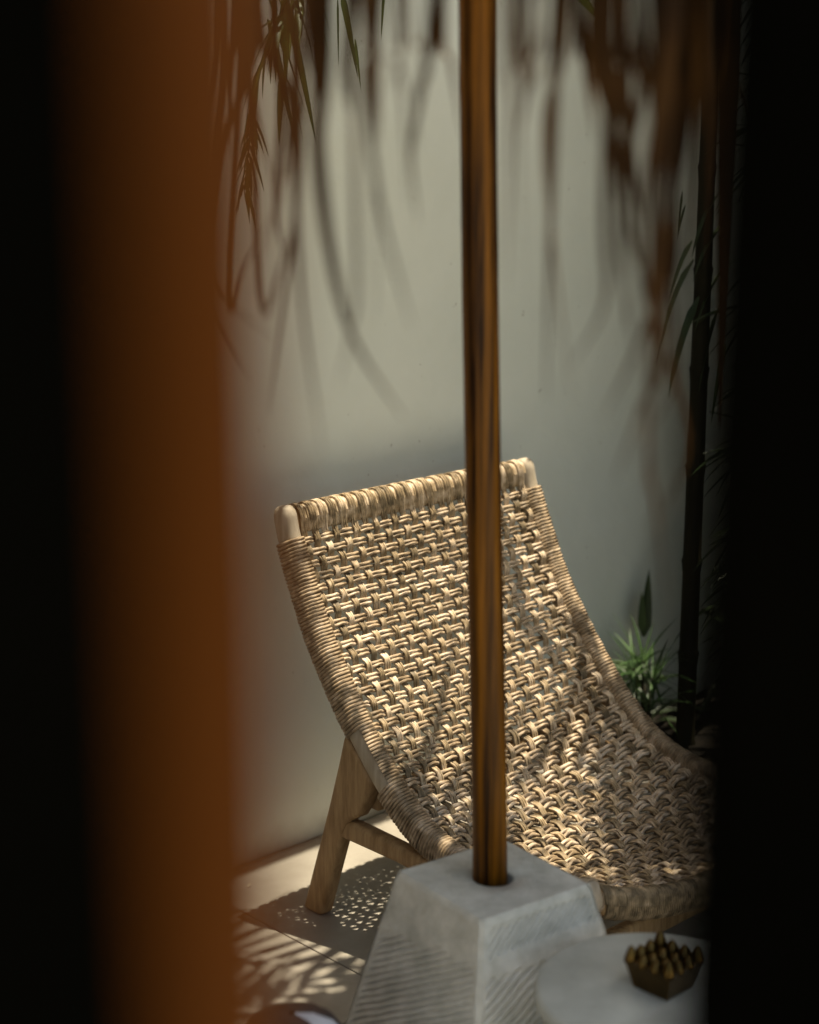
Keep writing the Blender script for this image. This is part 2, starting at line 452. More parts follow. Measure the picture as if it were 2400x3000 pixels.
for side, u0 in ((-1, 0.0), (1, CH_W)):
    # bare wooden rail with rounded top end
    m = MB(); ls = [k*PL/70 for k in range(71)]; NSEC = 16; base = 0
    rings = []
    tip = [(0.0, 0.22), (0.0012, 0.45), (0.0045, 0.70), (0.010, 0.88), (0.017, 0.97), (0.023, 1.0)]
    for off, sc in tip: rings.append((off, sc))
    rings += [(l, 1.0) for l in ls if l > 0.025]
    for (l, sc) in rings:
        p, t, nn = frame_at(l, u0)
        for k in range(NSEC):
            a = 2*math.pi*k/NSEC
            x, y = superell(a, HU*(0.35+0.65*sc), HN*sc*1.05, 0.72)
            m.v.append(p + WV*x + nn*y)
    for r_ in range(len(rings)-1):
        for k in range(NSEC):
            k2 = (k+1) % NSEC
            m.f.append((r_*NSEC+k, r_*NSEC+k2, (r_+1)*NSEC+k2, (r_+1)*NSEC+k)); m.uv.append([(0,0)]*4)
    m.f.append(tuple(reversed(range(NSEC)))); m.uv.append([(0,0)]*NSEC)
    q = (len(rings)-1)*NSEC
    m.f.append(tuple(q+k for k in range(NSEC))); m.uv.append([(0,0)]*NSEC)
    rail = m.build('side_rail', M['teak_grey'], chair_root)
    # cord wound round the rail, turn by turn
    m = MB(); l = 0.066; turn = 0
    while l < PL-0.004:
        pitch = 0.0068*random.uniform(0.92, 1.08)
        bare = Z_A < l < Z_B
        if bare:
            # only over the top and the inner face; the leg head takes the outer face
            rng = [(-60 + 195*k/9) if side < 0 else (240 - 195*k/9) for k in range(10)]
        else:
            rng = [360*k/14 for k in range(15)]
        pts = []
        rr = ROPE*random.uniform(0.9, 1.08)
        for a in rng:
            ar = R(a)
            ll = l + pitch*(a/360.0) + random.uniform(-.0003,.0003)
            p, t, nn = frame_at(ll, u0)
            x, y = superell(ar, HU+rr*0.9, HN+rr*0.9, 0.62)
            pts.append(p + WV*x + nn*y)
        m.tube(pts, rr, 6, cap=False)
        l += pitch; turn += 1
    m.build('rail_binding', M['cord'], chair_root)

# top rail and front rail with their bindings
TOP_L = 0.030
def top_rail_pt(u):
    p, t, nn = frame_at(TOP_L, u)
    q = 4*(u/CH_W)*(1-u/CH_W)
    return p - nn*0.007*q, t, nn
FR_S, FR_Z = PROF[-1]
def front_rail_pt(u):
    q = 4*(u/CH_W)*(1-u/CH_W)
    return chair(u, FR_S-0.012+0.012*q, FR_Z-0.010-sag(PL)*q), ZV, NV
for nm, fn, ha, hb, pit in (('top_rail', top_rail_pt, 0.020, 0.014, 0.0060), ('front_rail', front_rail_pt, 0.024, 0.013, 0.0046)):
    m = MB(); NS = 40; NSEC = 14
    for i in range(NS+1):
        u = HU + (CH_W-2*HU)*i/NS
        c, ax, bx = fn(u)
        for k in range(NSEC):
            x, y = superell(2*math.pi*k/NSEC, hb, ha, 0.7); m.v.append(c + bx*x + ax*y)
    for i in range(NS):
        for k in range(NSEC):
            k2 = (k+1) % NSEC
            m.f.append((i*NSEC+k, (i+1)*NSEC+k, (i+1)*NSEC+k2, i*NSEC+k2)); m.uv.append([(0,0)]*4)
    m.build(nm, M['teak'], chair_root)
    m = MB(); u = HU+0.006
    rr0 = pit*0.56
    while u < CH_W-HU-0.006:
        pts = []; rr = rr0*random.uniform(0.85,1.15); lean = random.uniform(-.0016,.0016)
        for k in range(15):
            a = 2*math.pi*k/14
            c, ax, bx = fn(u + pit*k/14 + lean*math.sin(a))
            x, y = superell(a, hb+rr, ha+rr, 0.75)
            pts.append(c + bx*x + ax*y)
        m.tube(pts, rr, 5, cap=False)
        u += pit
    m.build(nm+'_binding', M['cord_warp'], chair_root)

# the woven seat: pairs of cross cords and bundles of lengthwise cords, each its own piece
NW = 24
UA, UB = HU+0.012, CH_W-HU-0.012
pu = (UB-UA)/(NW-1)
LA, LB = 0.071, PL-0.022
NR = int(round((LB-LA)/0.0226))
pl_ = (LB-LA)/(NR-1)
AMP = 0.0044
row_jit = [random.uniform(-.0026,.0026) for _ in range(NR)]
col_jit = [random.uniform(-.0022,.0022) for _ in range(NW)]
def surf(l, u, h):
    p, t, nn = frame_at(l, u)
    q = 4*(u/CH_W)*(1-u/CH_W); q = max(0.0, q)
    return p + nn*(h + 0.010 - sag(l)*q), nn
for i in range(NR):
    l0 = LA + i*pl_ + row_jit[i]
    m = MB()
    steps = (NW-1)*4
    thick = 1.0 + 0.16*min(1.0, max(0.0, (i/NR-0.35)/0.2))
    for kk, off in enumerate((-0.0041*thick, 0.0041*thick)):
        pts = []; rads = []
        r0 = 0.0033*thick*random.uniform(0.88,1.08)
        ph = random.uniform(0,6)
        for k in range(-3, steps+4):
            x = k/4.0; u = UA + pu*x
            h = AMP*math.cos(math.pi*(x+i)) if 0 <= x <= NW-1 else AMP*0.4
            h += 0.0008*math.sin(x*1.7+ph)
            ul = min(max(u, 0.003), CH_W-0.003)
            endd = max(0.0, max(-x, x-(NW-1)))
            p, nn = surf(l0+off*(1-0.25*math.cos(math.pi*(x+i))**2)+0.0009*math.sin(x*0.9+ph), ul, h + endd*0.006)
            pts.append(p)
        m.tube(pts, r0, 6, cap=True)
    m.build('cross_cord', M['cord'], chair_root)
for j in range(NW):
    u0 = UA + pu*j + col_jit[j]
    m = MB(); slant = random.uniform(-.003,.003)
    steps = (NR-1)*4
    wvar = random.uniform(0.86,1.10)
    for off in (-0.0053*wvar, 0.0, 0.0053*wvar):
        pts = []; ph = random.uniform(0,6)
        # start behind the top rail and come over it
        c, ax, bx = top_rail_pt(max(HU+.004, u0+off-0.007+slant))
        for a in (-150,-170,170,140,110,85,60,30,5):
            x, y = superell(R(a-90+90), 0.014+0.0085, 0.020+0.0085, 0.8)
            # angle measured so that 90 deg is the top edge of the rail
            pts.append(c + bx*x - ax*y)
        for k in range(-3, steps+1):
            x = k/4.0; l = LA + pl_*x
            h = -AMP*1.15*math.cos(math.pi*(x+j))+0.0006 if x >= 0 else 0.002
            pts.append(surf(l, u0+off*(1-0.25*math.cos(math.pi*(x+j))**2)+0.0008*math.sin(x*1.1+ph), h)[0])
        # over the front rail
        c, ax, bx = front_rail_pt(u0+off)
        for a in (112, 80, 45):
            x, y = superell(R(a), 0.013+0.0015, 0.024+0.0015, 0.8)
            pts.append(c + bx*x + ax*y)
        m.tube(pts, 0.0025*random.uniform(.88,1.12), 6, cap=True)
    m.build('lengthwise_cord', M['cord_warp'], chair_root)

# legs, stretchers, cross bars
rear_leg = [(0.171,0.386),(0.150,0.312),(0.126,0.235),(0.100,0.158),(0.075,0.085),(0.046,0.0),(0.100,0.0),(0.125,0.075),(0.148,0.142),(0.160,0.176),
            (0.176,0.210),(0.188,0.222),(0.206,0.232),(0.220,0.252),(0.232,0.280),(0.246,0.311)]
front_leg = [(0.600,0.205),(0.612,0.12),(0.625,0.0),(0.668,0.0),(0.668,0.12),(0.672,0.235)]
stretch = [(0.150,0.176),(0.30,0.176),(0.48,0.168),(0.615,0.150),(0.615,0.184),(0.48,0.202),(0.30,0.212),(0.19,0.216),(0.170,0.214)]
for u0, sgn in ((0.0,-1),(CH_W,1)):
    ua, ub = (u0-0.0175, u0+0.0175)
    ff = lambda a,b,d: chair(d, a, b)
    extrude_poly(rear_leg, ua, ub, ff).build('leg', M['teak'], chair_root, smooth=True, bevel=0.011, seg=4)
    extrude_poly(front_leg, ua, ub, ff).build('leg', M['teak'], chair_root, smooth=True, bevel=0.009, seg=3)
    extrude_poly(stretch, ua+0.002, ub-0.002, ff).build('stretcher', M['teak'], chair_root, smooth=True, bevel=0.010, seg=4)
for s_, z_ in ((0.215,0.262),(0.646,0.085)):
    m = MB(); m.box(chair(CH_W/2, s_, z_), CH_W/2-0.015, 0.013, 0.022, WV, NV)
    m.build('cross_bar', M['teak'], chair_root, smooth=True, bevel=0.006)

# ------------------------------------------------------------------ parasol base (tooled concrete pyramid)
BC = Vector((0.12, 2.265, 0)); BT = R(36)
E1 = Vector((math.cos(BT), math.sin(BT), 0)); E2 = Vector((-math.sin(BT), math.cos(BT), 0))
B_H, H_TOP, H_BOT = 0.40, 0.100, 0.190
def slit(ph, w=0.42):
    v = abs((ph % 1.0)-0.5)*2
    q = max(0.0, 1-v/w); return -q*q*(3-2*q)
def base_grooves(face, x, d):
    """relief in metres; x across the face, d depth below the top edge (m)"""
    edge = (H_TOP + (H_BOT-H_TOP)*d/B_H) - abs(x)
    msk = max(0.0, min(1.0, (edge-0.010)/0.012))
    wob = 0.35*noise.noise(Vector((x*30, d*30, face)))
    if face == 1:      # right face: two grooved bands with a smooth strip between
        b1 = max(0, min(1, (d-0.012)/0.006))*max(0, min(1, (0.052-d + 0.006*noise.noise(Vector((x*60,0,3))))/0.005))
        b2 = max(0, min(1, (d-0.080 + 0.005*noise.noise(Vector((x*70,0,9))))/0.004))
        g1 = slit((x*0.80 + d*0.95)/0.0108 + wob*0.5, 0.7)
        g2 = slit((x*0.62 + d*1.15)/0.0145 + wob*0.5, 0.7)
        amp = b1*g1*0.0120 + b2*g2*0.0110
        return amp*msk
    else:
        b2 = max(0, min(1, (d-0.085+0.16*(x+0.1) + 0.012*noise.noise(Vector((x*25,0,face))))/0.012))
        g2 = slit((x*0.62 + d*1.1)/0.0115 + wob*0.35, 0.6)
        return msk*b2*g2*0.0042
bm_ = MB()
NX, NY = 170, 200
for face, (ea, eb) in enumerate(((E2*-1, E1*-1), (E1, E2*-1), (E2, E1), (E1*-1, E2))):
    # ea: across, eb: outward
    base = len(bm_.v)
    for j in range(NY+1):
        d = B_H*j/NY; h = H_TOP + (H_BOT-H_TOP)*j/NY
        for i in range(NX+1):
            x = h*(2*i/NX-1)
            r_ = base_grooves(face, x, d) if face < 2 else base_grooves(0, x, d)
            edge = min(h-abs(x), d*2)
            rnd = -0.004*max(0.0, 1-min(h-abs(x), 0.01)/0.01)**2 - 0.004*max(0.0, 1-d/0.010)**2
            ch = 0.0022*min(0.0, noise.noise(Vector((x*8, d*40, face*7)))-0.15)*(1 if h-abs(x) < 0.015 else 0)
            rough_ = 0.0006*noise.noise(Vector((x*90, d*90, face*5)))
            p = BC + ea*x + eb*(h + r_ + rnd + ch + rough_) + ZV*(B_H-d)
            if d == 0: p -= ea*math.copysign(0.004, x)*(1 if abs(x) > h-0.004 else 0)
            bm_.v.append(p)
    for j in range(NY):
        for i in range(NX):
            k = base+j*(NX+1)+i
            bm_.f.append((k, k+NX+1, k+NX+2, k+1)); bm_.uv.append([(0,0)]*4)
base_root = empty('parasol_base', BC)
tag(base_root, 'grey tooled concrete pyramid block with smooth flat top holding the parasol pole', 'parasol base')
body = bm_.build('body', M['concrete'], base_root)
# top cap with a round socket
cap = MB(); NSG = 64; PR = 0.0295
for k in range(NSG):
    a = 2*math.pi*k/NSG; c, s = math.cos(a), math.sin(a)
    dirv = E1*c + E2*s
    rsq = (H_TOP-0.0042)/max(abs(c), abs(s))
    for q, rr in enumerate((PR, PR+0.0015, PR+(rsq-PR)*0.35, PR+(rsq-PR)*0.7, rsq)):
        zz = B_H-0.0005 - (0.0025 if q == 0 else 0) + 0.0005*noise.noise(Vector((c*rr*40, s*rr*40, 2)))
        cap.v.append(BC + dirv*rr + ZV*zz)
    cap.v.append(BC + dirv*PR + ZV*(B_H-0.10))
for k in range(NSG):
    k2 = (k+1) % NSG
    for q in range(4):
        cap.f.append((k*6+q, k*6+q+1, k2*6+q+1, k2*6+q)); cap.uv.append([(0,0)]*4)
    cap.f.append((k*6+5, k*6+0, k2*6+0, k2*6+5)); cap.uv.append([(0,0)]*4)
cap.build('top_face', M['concrete'], base_root)

# ------------------------------------------------------------------ thatched parasol
P_BOT = Vector((0.1175, 2.268, 0.302))
LEAN = Vector((-0.0245, 0.0, 1.0))
parasol = empty('thatched_parasol', P_BOT)
tag(parasol, 'palm thatched parasol with varnished brown wooden pole and ragged hanging fringe', 'parasol')
m = MB()
pts = [P_BOT + LEAN*(z*0.01*23.5) + Vector((0.0012*math.sin(z*1.3), 0, 0)) for z in range(10)]
m.tube(pts, [0.0250-0.0002*k for k in range(10)], 28)
m.build('pole', M['pole'], parasol)
APEX = P_BOT + LEAN*2.10
CZ = 1.95; CAN_R = 0.70
CC = P_BOT + LEAN*(CZ-P_BOT.z)
for k in range(8):
    a = 2*math.pi*k/8+0.2
    e = CC + Vector((math.cos(a), math.sin(a), 0))*CAN_R
    m = MB(); m.tube([APEX-ZV*0.10, e], 0.011, 8); m.build('rib', M['pole'], parasol)
m = MB(); m.tube([APEX-ZV*0.14, APEX-ZV*0.02, APEX+ZV*0.06, APEX+ZV*0.11], [0.05,0.055,0.03,0.008], 14); m.build('finial', M['pole'], parasol)
th = MB(); rnd = random.Random(3)
for layer, (r0, r1, cnt, lift) in enumerate(((0.02,0.42,700,0.035),(0.24,0.62,1100,0.02),(0.44,0.84,980,0.0))):
    for k in range(cnt):
        a = rnd.uniform(0, 2*math.pi)
        aa = a + rnd.uniform(-.35,.35)
        ra = r0 + rnd.uniform(-.03,.08); rb = r1 + rnd.uniform(-.16,.06)
        w_ = rnd.uniform(0.014,0.030)
        pts = []; wd = []; sd = []
        for q in range(5):
            t = q/4; rr = ra+(rb-ra)*t; an = a+(aa-a)*t*0.35
            zz = APEX.z + (CZ-APEX.z)*(rr/CAN_R) + lift + 0.02*rnd.uniform(-1,1) - 0.05*max(0,(rr-CAN_R))/0.1*t
            ctr = APEX.lerp(CC, min(1, rr/CAN_R))
            pts.append(Vector((ctr.x+math.cos(an)*rr, ctr.y+math.sin(an)*rr, zz)))
            wd.append(w_*(1-0.75*t*t)); sd.append(Vector((-math.sin(an), math.cos(an), rnd.uniform(-.3,.3))).normalized())
        if (pts[-1]-W0).dot(NV) < 0.25: continue          # the thatch is trimmed short of the wall
        gap = False
        for p in pts[1:]:
            sh = p - SUN_DIR*(p.z/SUN_DIR.z) - W0; sa, sd_ = sh.dot(WV), sh.dot(NV)
            if -0.36 < sa < -0.03 and 0.12 < sd_ < 0.47: gap = True  # thatch opened here to let sun stripes onto the floor
        if gap: continue
        th.ribbon(pts, wd, sd, 0.3)
tag(th.build('thatch', M['thatch'], parasol), kind='stuff')

FWD = Vector((0, math.cos(PITCH), -math.sin(PITCH))); UPV = Vector((0, math.sin(PITCH), math.cos(PITCH)))
def photo_ray(x, y):
    """direction of a photograph pixel (2400 px wide), used while surveying the place"""
    return Vector(((x-1200)/5000.0, 0, 0)) + FWD + UPV*((1500-y)/5000.0)
def on_depth(x, y, Y):
    r_ = photo_ray(x, y); return Vector((0,0,CAM_H)) + r_*(Y/r_.y)

def hang_strip(pts, width, mt, name='palm_strip', parent=None, rnd=random):
    """a drooping dry palm strip through the given points, thick enough to be a real blade"""
    pts = catmull(pts, 5); n = len(pts)
    tw = rnd.uniform(-1.2,1.2); a0 = rnd.uniform(-0.7,0.7)
    wd = []; sd = []; nr = []
    for k in range(n):
        t = k/(n-1); a = a0 + tw*t
        sd.append(Vector((math.cos(a), math.sin(a), 0))); nr.append(Vector((-math.sin(a), math.cos(a), 0)))
        wd.append(width*(min(1.0, 0.75+t*1.2) if t < 0.25 else 1.0)*(1-max(0,(t-0.35)/0.65)**1.4*0.93))
    m = MB(); m.ribbon(pts, wd, sd, 0.35, nr)
    o = m.build(name, mt, parent)
    return o

K = 2400/1725.0
strips = [  # traced in the photograph (1725 px wide): points, distance, width
    ([(690,0),(672,300),(702,560),(748,720),(850,880)], 1.52, 0.017),
    ([(668,0),(676,210),(668,420)], 1.60, 0.022),
    ([(780,0),(790,130),(795,300)], 1.50, 0.020),
    ([(800,0),(770,150),(800,430),(868,690)], 1.44, 0.012),
    ([(905,0),(885,200),(865,320),(880,470)], 1.56, 0.010),
    ([(925,0),(900,130),(870,300)], 1.62, 0.009),
    ([(1095,0),(1105,170),(1090,300)], 1.46, 0.020),
    ([(1060,0),(1075,250),(1062,620)], 1.40, 0.009),
    ([(1172,0),(1166,250),(1158,520),(1150,840)], 1.55, 0.013),
    ([(1185,0),(1178,120),(1168,330)], 1.62, 0.020),
    ([(1250,0),(1290,270),(1308,500),(1322,700)], 1.50, 0.016),
    ([(1275,0),(1310,200),(1330,420)], 1.58, 0.026),
    ([(1315,0),(1320,160),(1345,430),(1362,560)], 1.62, 0.018),
    ([(1345,0),(1352,180),(1322,340),(1335,520),(1385,640)], 1.52, 0.014),
    ([(1392,0),(1398,260),(1380,560),(1368,900),(1360,1060)], 1.48, 0.021),
    ([(1430,0),(1432,250),(1405,500)], 1.56, 0.026),
    ([(1455,0),(1450,300),(1440,620)], 1.50, 0.028),
    ([(1415,520),(1390,600),(1330,760),(1270,880)], 1.48, 0.011),
    ([(1395,700),(1350,860),(1295,1010)], 1.46, 0.010),
    ([(1368,860),(1385,1080),(1398,1270)], 1.40, 0.011),
    ([(1300,420),(1320,640),(1345,790)], 1.44, 0.010),
    ([(1480,0),(1490,260),(1478,560)], 1.60, 0.030),
    ([(618,0),(622,300),(640,640),(680,950)], 1.45, 0.010),
    ([(640,0),(628,420),(604,640),(576,870)], 1.50, 0.009),
    ([(492,0),(476,330),(462,600),(505,730),(545,800)], 1.45, 0.009),
    ([(520,0),(505,120),(500,330)], 1.58, 0.020),
    ([(545,0),(540,170),(556,420)], 1.52, 0.016),
    ([(585,0),(600,200),(590,440),(612,560)], 1.55, 0.012),
    ([(752,560),(738,700),(710,820)], 1.46, 0.008),
    ([(735,0),(728,150),(744,260)], 1.56, 0.020),
    ([(838,0),(842,90),(828,200)], 1.50, 0.012),
    ([(1220,0),(1232,140),(1252,300)], 1.66, 0.008),
    ([(1520,0),(1512,400),(1500,900)], 1.52, 0.026),
    ([(560,620),(600,560),(640,420)], 1.42, 0.007),
]
for pts, Y, wd in strips:
    Y *= 0.86; wd *= 0.62
    q = [on_depth(x*K, y*K, Y) for x, y in pts]
    d = (q[0]-q[1]); 
    if pts[0][1] == 0:
        top = q[0] + ZV*(CZ-0.06-q[0].z) + Vector((random.uniform(-.02,.02), 0.05, 0))
        q = [top] + q
    else:
        # starts on a neighbour that hangs lower: carry it up to the rim
        top = q[0] + ZV*(CZ-0.06-q[0].z) + Vector((random.uniform(-.05,.05), 0.04, 0))
        mid = q[0].lerp(top, 0.45) + Vector((random.uniform(-.01,.01), 0.01, 0))
        q = [top, mid] + q
    hang_strip(q, min(wd, 0.019), M['strip'], parent=parasol)
    for e in range(1 if pts[0][0] > 1230 else random.choice((1,1,2))):              # thin split fibres beside the strip
        f = random.uniform(0.45, 1.05); dx = Vector((random.uniform(-.03,.03), random.uniform(-.06,.06), 0)); wv = random.uniform(-.018,.018)
        n_ = max(2, int(round(len(q)*f)))
        qq = [p + dx*(k/(len(q)-1)) + Vector((random.uniform(-.008,.008)+wv*math.sin(k*1.9),0,0)) for k, p in enumerate(q[:n_])]
        hang_strip(qq, random.uniform(.0035,.0085), M['strip'], parent=parasol)
rnd = random.Random(21)
for k in range(120):                                # the rest of the fringe round the rim, mostly short
    a = 2*math.pi*k/120 + rnd.uniform(-.02,.02)
    rr = CAN_R + rnd.uniform(-.05,.06)
    c = CC + Vector((math.cos(a)*rr, math.sin(a)*rr, -0.03))
    near = math.sin(a) < -0.5
    L = rnd.uniform(0.14,0.27) if not near else rnd.uniform(0.20,0.36)
    p1 = c - ZV*L*0.5 + Vector((rnd.uniform(-.02,.02), rnd.uniform(-.02,.02), 0))
    p2 = c - ZV*L + Vector((rnd.uniform(-.05,.05), rnd.uniform(-.04,.04), 0))
    hang_strip([c, p1, p2], rnd.uniform(0.012,0.026), M['strip'], parent=parasol, rnd=rnd)

# ------------------------------------------------------------------ round side table and brass ashtray
TC = Vector((0.322, 2.02, 0)); T_H = 0.36; T_R = 0.16
table = empty('side_table', TC)
tag(table, 'round pale terrazzo side table holding the brass ashtray', 'table')
def lathe(prof_, c, seg=72):
    m = MB()
    for r_, z in prof_:
        for k in range(seg):
            a = 2*math.pi*k/seg; m.v.append(Vector(c) + Vector((math.cos(a)*r_, math.sin(a)*r_, z)))
    for i in range(len(prof_)-1):
        for k in range(seg):
            k2 = (k+1) % seg
            m.f.append((i*seg+k, i*seg+k2, (i+1)*seg+k2, (i+1)*seg+k)); m.uv.append([(0,0)]*4)
    m.f.append(tuple(reversed(range(seg)))); m.uv.append([(0,0)]*seg)
    q = (len(prof_)-1)*seg
    m.f.append(tuple(q+k for k in range(seg))); m.uv.append([(0,0)]*seg)
    return m
lathe([(T_R-0.012,T_H-0.030),(T_R-0.004,T_H-0.026),(T_R,T_H-0.018),(T_R,T_H-0.008),(T_R-0.003,T_H-0.002),(T_R-0.008,T_H),(0.02,T_H)], TC).build('table_top', M['terrazzo'], table)
lathe([(0.106,0.0),(0.108,0.006),(0.100,0.06),(0.094,0.14),(0.096,0.22),(0.108,0.29),(0.128,T_H-0.030)], TC).build('pedestal', M['terrazzo'], table)

AC = on_depth(1937, 2905, 2.0); 
r_ = photo_ray(1940, 2893); AC = Vector((0,0,CAM_H)) + r_*((T_H-CAM_H)/r_.z)
ash = empty('brass_ashtray', AC)
tag(ash, 'small square brass ashtray with rows of rounded pegs on the round table', 'ashtray')
AT = R(44); A1 = Vector((math.cos(AT), math.sin(AT), 0)); A2 = Vector((-math.sin(AT), math.cos(AT), 0))
hb, ht, hh = 0.0265, 0.0365, 0.043
m = MB()
for hw, z in ((hb, 0.0005),(ht, hh),(ht-0.004, hh),(ht-0.005, hh-0.006)):
    for sx, sy in ((-1,-1),(1,-1),(1,1),(-1,1)):
        m.v.append(AC + A1*hw*sx + A2*hw*sy + ZV*z)
for i in range(3):
    for k in range(4):
        k2 = (k+1) % 4
        m.f.append((i*4+k, i*4+k2, (i+1)*4+k2, (i+1)*4+k)); m.uv.append([(0,0)]*4)
m.f.append((3,2,1,0)); m.uv.append([(0,0)]*4); m.f.append((12,13,14,15)); m.uv.append([(0,0)]*4)
m.build('bowl', M['brass'], ash, smooth=False, bevel=0.0012)
pg = None
for i in range(4):
    for j in range(4):
        cx, cy = (i-1.5)*0.0195, (j-1.5)*0.0195
        corner = (i in (0,3)) and (j in (0,3)); rim = (i in (0,3)) or (j in (0,3))
        c = AC + A1*cx + A2*cy + ZV*(hh-0.006)
        hgt = 0.022 if corner else (0.016 if rim else 0.012)
        m = lathe([(0.0096,0),(0.0086,hgt*0.3),(0.0060,hgt*0.62),(0.0040,hgt*0.86),(0.0024,hgt*0.96),(0.0008,hgt)], c, 16)
        m.build('peg', M['brass'], ash, origin=c)

# ------------------------------------------------------------------ panelled pouf at the lower edge
PC = Vector((-0.150, 1.995, 0))
pouf = empty('leather_pouf', PC)
tag(pouf, 'rounded pouf of dark and white panels at the lower left', 'pouf')
PP = [(0.065,0.0),(0.076,0.02),(0.084,0.08),(0.086,0.16),(0.083,0.24),(0.072,0.295),(0.052,0.324),(0.026,0.336),(0.004,0.338)]
NPN = 8
for k in range(NPN):
    m = MB(); a0 = 2*math.pi*k/NPN + R(-38); a1 = a0 + 2*math.pi/NPN
    ns = 8
    for (r_, z) in PP:
        for q in range(ns+1):
            t = q/ns; a = a0+(a1-a0)*t
            puff = 1 + 0.05*math.sin(math.pi*t) * (1 if r_ > .01 else 0)
            m.v.append(PC + Vector((math.cos(a)*r_*puff, math.sin(a)*r_*puff, z)))
    for i in range(len(PP)-1):
        for q in range(ns):
            b_ = i*(ns+1)+q
            m.f.append((b_, b_+1, b_+ns+2, b_+ns+1)); m.uv.append([(0,0)]*4)
    m.build('panel', M['pouf_white'] if k == 0 else M['pouf_dark'], pouf)

# ------------------------------------------------------------------ plants
def leaf_pts(p0, dirv, length, droop, n=7):
    """a blade that leaves p0 along dirv and droops"""
    pts = [Vector(p0)]; d = Vector(dirv).normalized()
    for k in range(1, n):
        d = (d - ZV*droop/n).normalized()
        pts.append(pts[-1] + d*length/(n-1))
    return pts
def blade(m, p0, dirv, length, width, droop, fold=0.3, rnd=random):
    pts = leaf_pts(p0, dirv, length, droop)
    n = len(pts); wd = []; sd = []; nr = []
    side = Vector(dirv).cross(ZV)
    if side.length < 0.05: side = Vector((1,0,0))
    side.normalize()
    side = (side + Vector((rnd.uniform(-.5,.5), rnd.uniform(-.5,.5), rnd.uniform(-.5,.5)))).normalized()
    for k in range(n):
        t = k/(n-1)
        wd.append(width*max(0.04, min(1.0, t*5+0.25))*(1-t**2.2*0.97))
        tg = (pts[min(k+1,n-1)]-pts[max(k-1,0)]).normalized()
        s = (side - tg*side.dot(tg)).normalized(); sd.append(s); nr.append(s.cross(tg))
    m.ribbon(pts, wd, sd, fold, nr)

def bamboo(along, dist, height, rad, label, seed, near_leaves, crown_n, crown_z, crown_r=0.55, lean=(0,0), coff=(0,0)):
    rnd = random.Random(seed)
    c = court(along, dist)
    root = empty('bamboo', c); tag(root, label, 'bamboo', 'bamboo at the right end of the yard')
    m = MB(); pts = []; rads = []
    z = 0.0; node = 0.0
    while z < height:
        for dz, rr in ((0.0,1.10),(0.006,1.16),(0.014,1.0),(0.10,0.97),(0.20,0.98)):
            zz = z+dz
            pts.append(c + Vector((lean[0]*zz, lean[1]*zz, zz))); rads.append(rad*rr*(1-0.35*zz/height))
        z += 0.225
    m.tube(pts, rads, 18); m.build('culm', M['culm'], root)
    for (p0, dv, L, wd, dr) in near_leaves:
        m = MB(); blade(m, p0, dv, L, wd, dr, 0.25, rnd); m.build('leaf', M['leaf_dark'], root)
    cr = MB()
    for k in range(crown_n):
        zz = rnd.uniform(*crown_z); a = rnd.uniform(0, 2*math.pi); rr = crown_r*math.sqrt(rnd.random())
        p = c + WV*coff[0] + NV*coff[1] + Vector((math.cos(a)*rr, math.sin(a)*rr, zz))
        if (p-W0).dot(NV) < 0.02: continue
        sh = p - SUN_DIR*(p.z/SUN_DIR.z)                     # gaps where the sun reaches the plant and the fallen leaf
        if (sh-HOLE1).length < 0.17 or (sh-HOLE2).length < 0.10: continue
        sa, sd2 = (sh-W0).dot(WV), (sh-W0).dot(NV)
        if sa < 0.74 and sd2 < 0.52 and rnd.random() < 0.9: continue  # crown thinned so the sun reaches the chair back
        if p.z < 1.95 and p.x < 0.205*p.y: continue          # the lower leaves keep clear of the chair and the path to the gate
        for q in range(6):
            b = a + rnd.uniform(-1.3,1.3)
            blade(cr, p, Vector((math.cos(b), math.sin(b), rnd.uniform(-.6,.3))), rnd.uniform(.11,.2), rnd.uniform(.014,.022), rnd.uniform(.5,1.6), 0.2, rnd)
    # twigs that carry the leaves
    for k in range(18):
        zz = rnd.uniform(crown_z[0]-0.15, crown_z[1]); a = rnd.uniform(0, 2*math.pi)
        p = c + Vector((lean[0]*zz, lean[1]*zz, zz)); e = p + (WV*coff[0] + NV*coff[1])*0.8 + Vector((math.cos(a), math.sin(a), 0.35))*crown_r*0.8
        if (e-W0).dot(NV) < 0.02: continue
        cr.tube([p, p.lerp(e,.5)+ZV*.04, e], [.005,.003,.0015], 5)
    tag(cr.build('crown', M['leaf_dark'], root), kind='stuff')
    return root

def pt(x, y, dist):
    """photograph pixel (2400 wide) -> point standing the given distance off the courtyard wall"""
    r_ = photo_ray(x, y); C0 = Vector((0,0,CAM_H))
    return C0 + r_*((W0 + NV*dist - C0).dot(NV)/r_.dot(NV))
HOLE1 = pt(1885,1960,0.16) - SUN_DIR*0.22; HOLE1.z = 0
HOLE2 = pt(2020,2108,0.20); HOLE2.z = 0
lv = []
for (x0,y0,x1,y1,L,wd,dr) in ((2030,705,1945,870,0.15,0.016,1.0),(2035,760,1950,900,0.26,0.020,1.7),(2050,870,1995,1000,0.24,0.019,1.5),
                           (2110,900,2050,1100,0.20,0.018,1.0),(2130,1010,2080,1250,0.18,0.014,0.7),(2000,560,1985,700,0.10,0.006,0.6),
                           (2010,600,1990,690,0.08,0.007,0.9),(2150,640,2080,700,0.2,0.018,1.6),(2120,560,2060,640,0.18,0.018,1.7),(2160,760,2090,830,0.22,0.02,1.6)):
    p0 = pt(x0,y0,0.22); p1 = pt(x1,y1,0.22); lv.append((p0, (p1-p0)+ZV*0.03, L, wd, dr))
bamboo(1.20, 0.20, 2.9, 0.0235, 'dark bamboo culm with drooping leaves, nearest to the chair', 5, lv, 120, (2.0,2.9), 0.5)
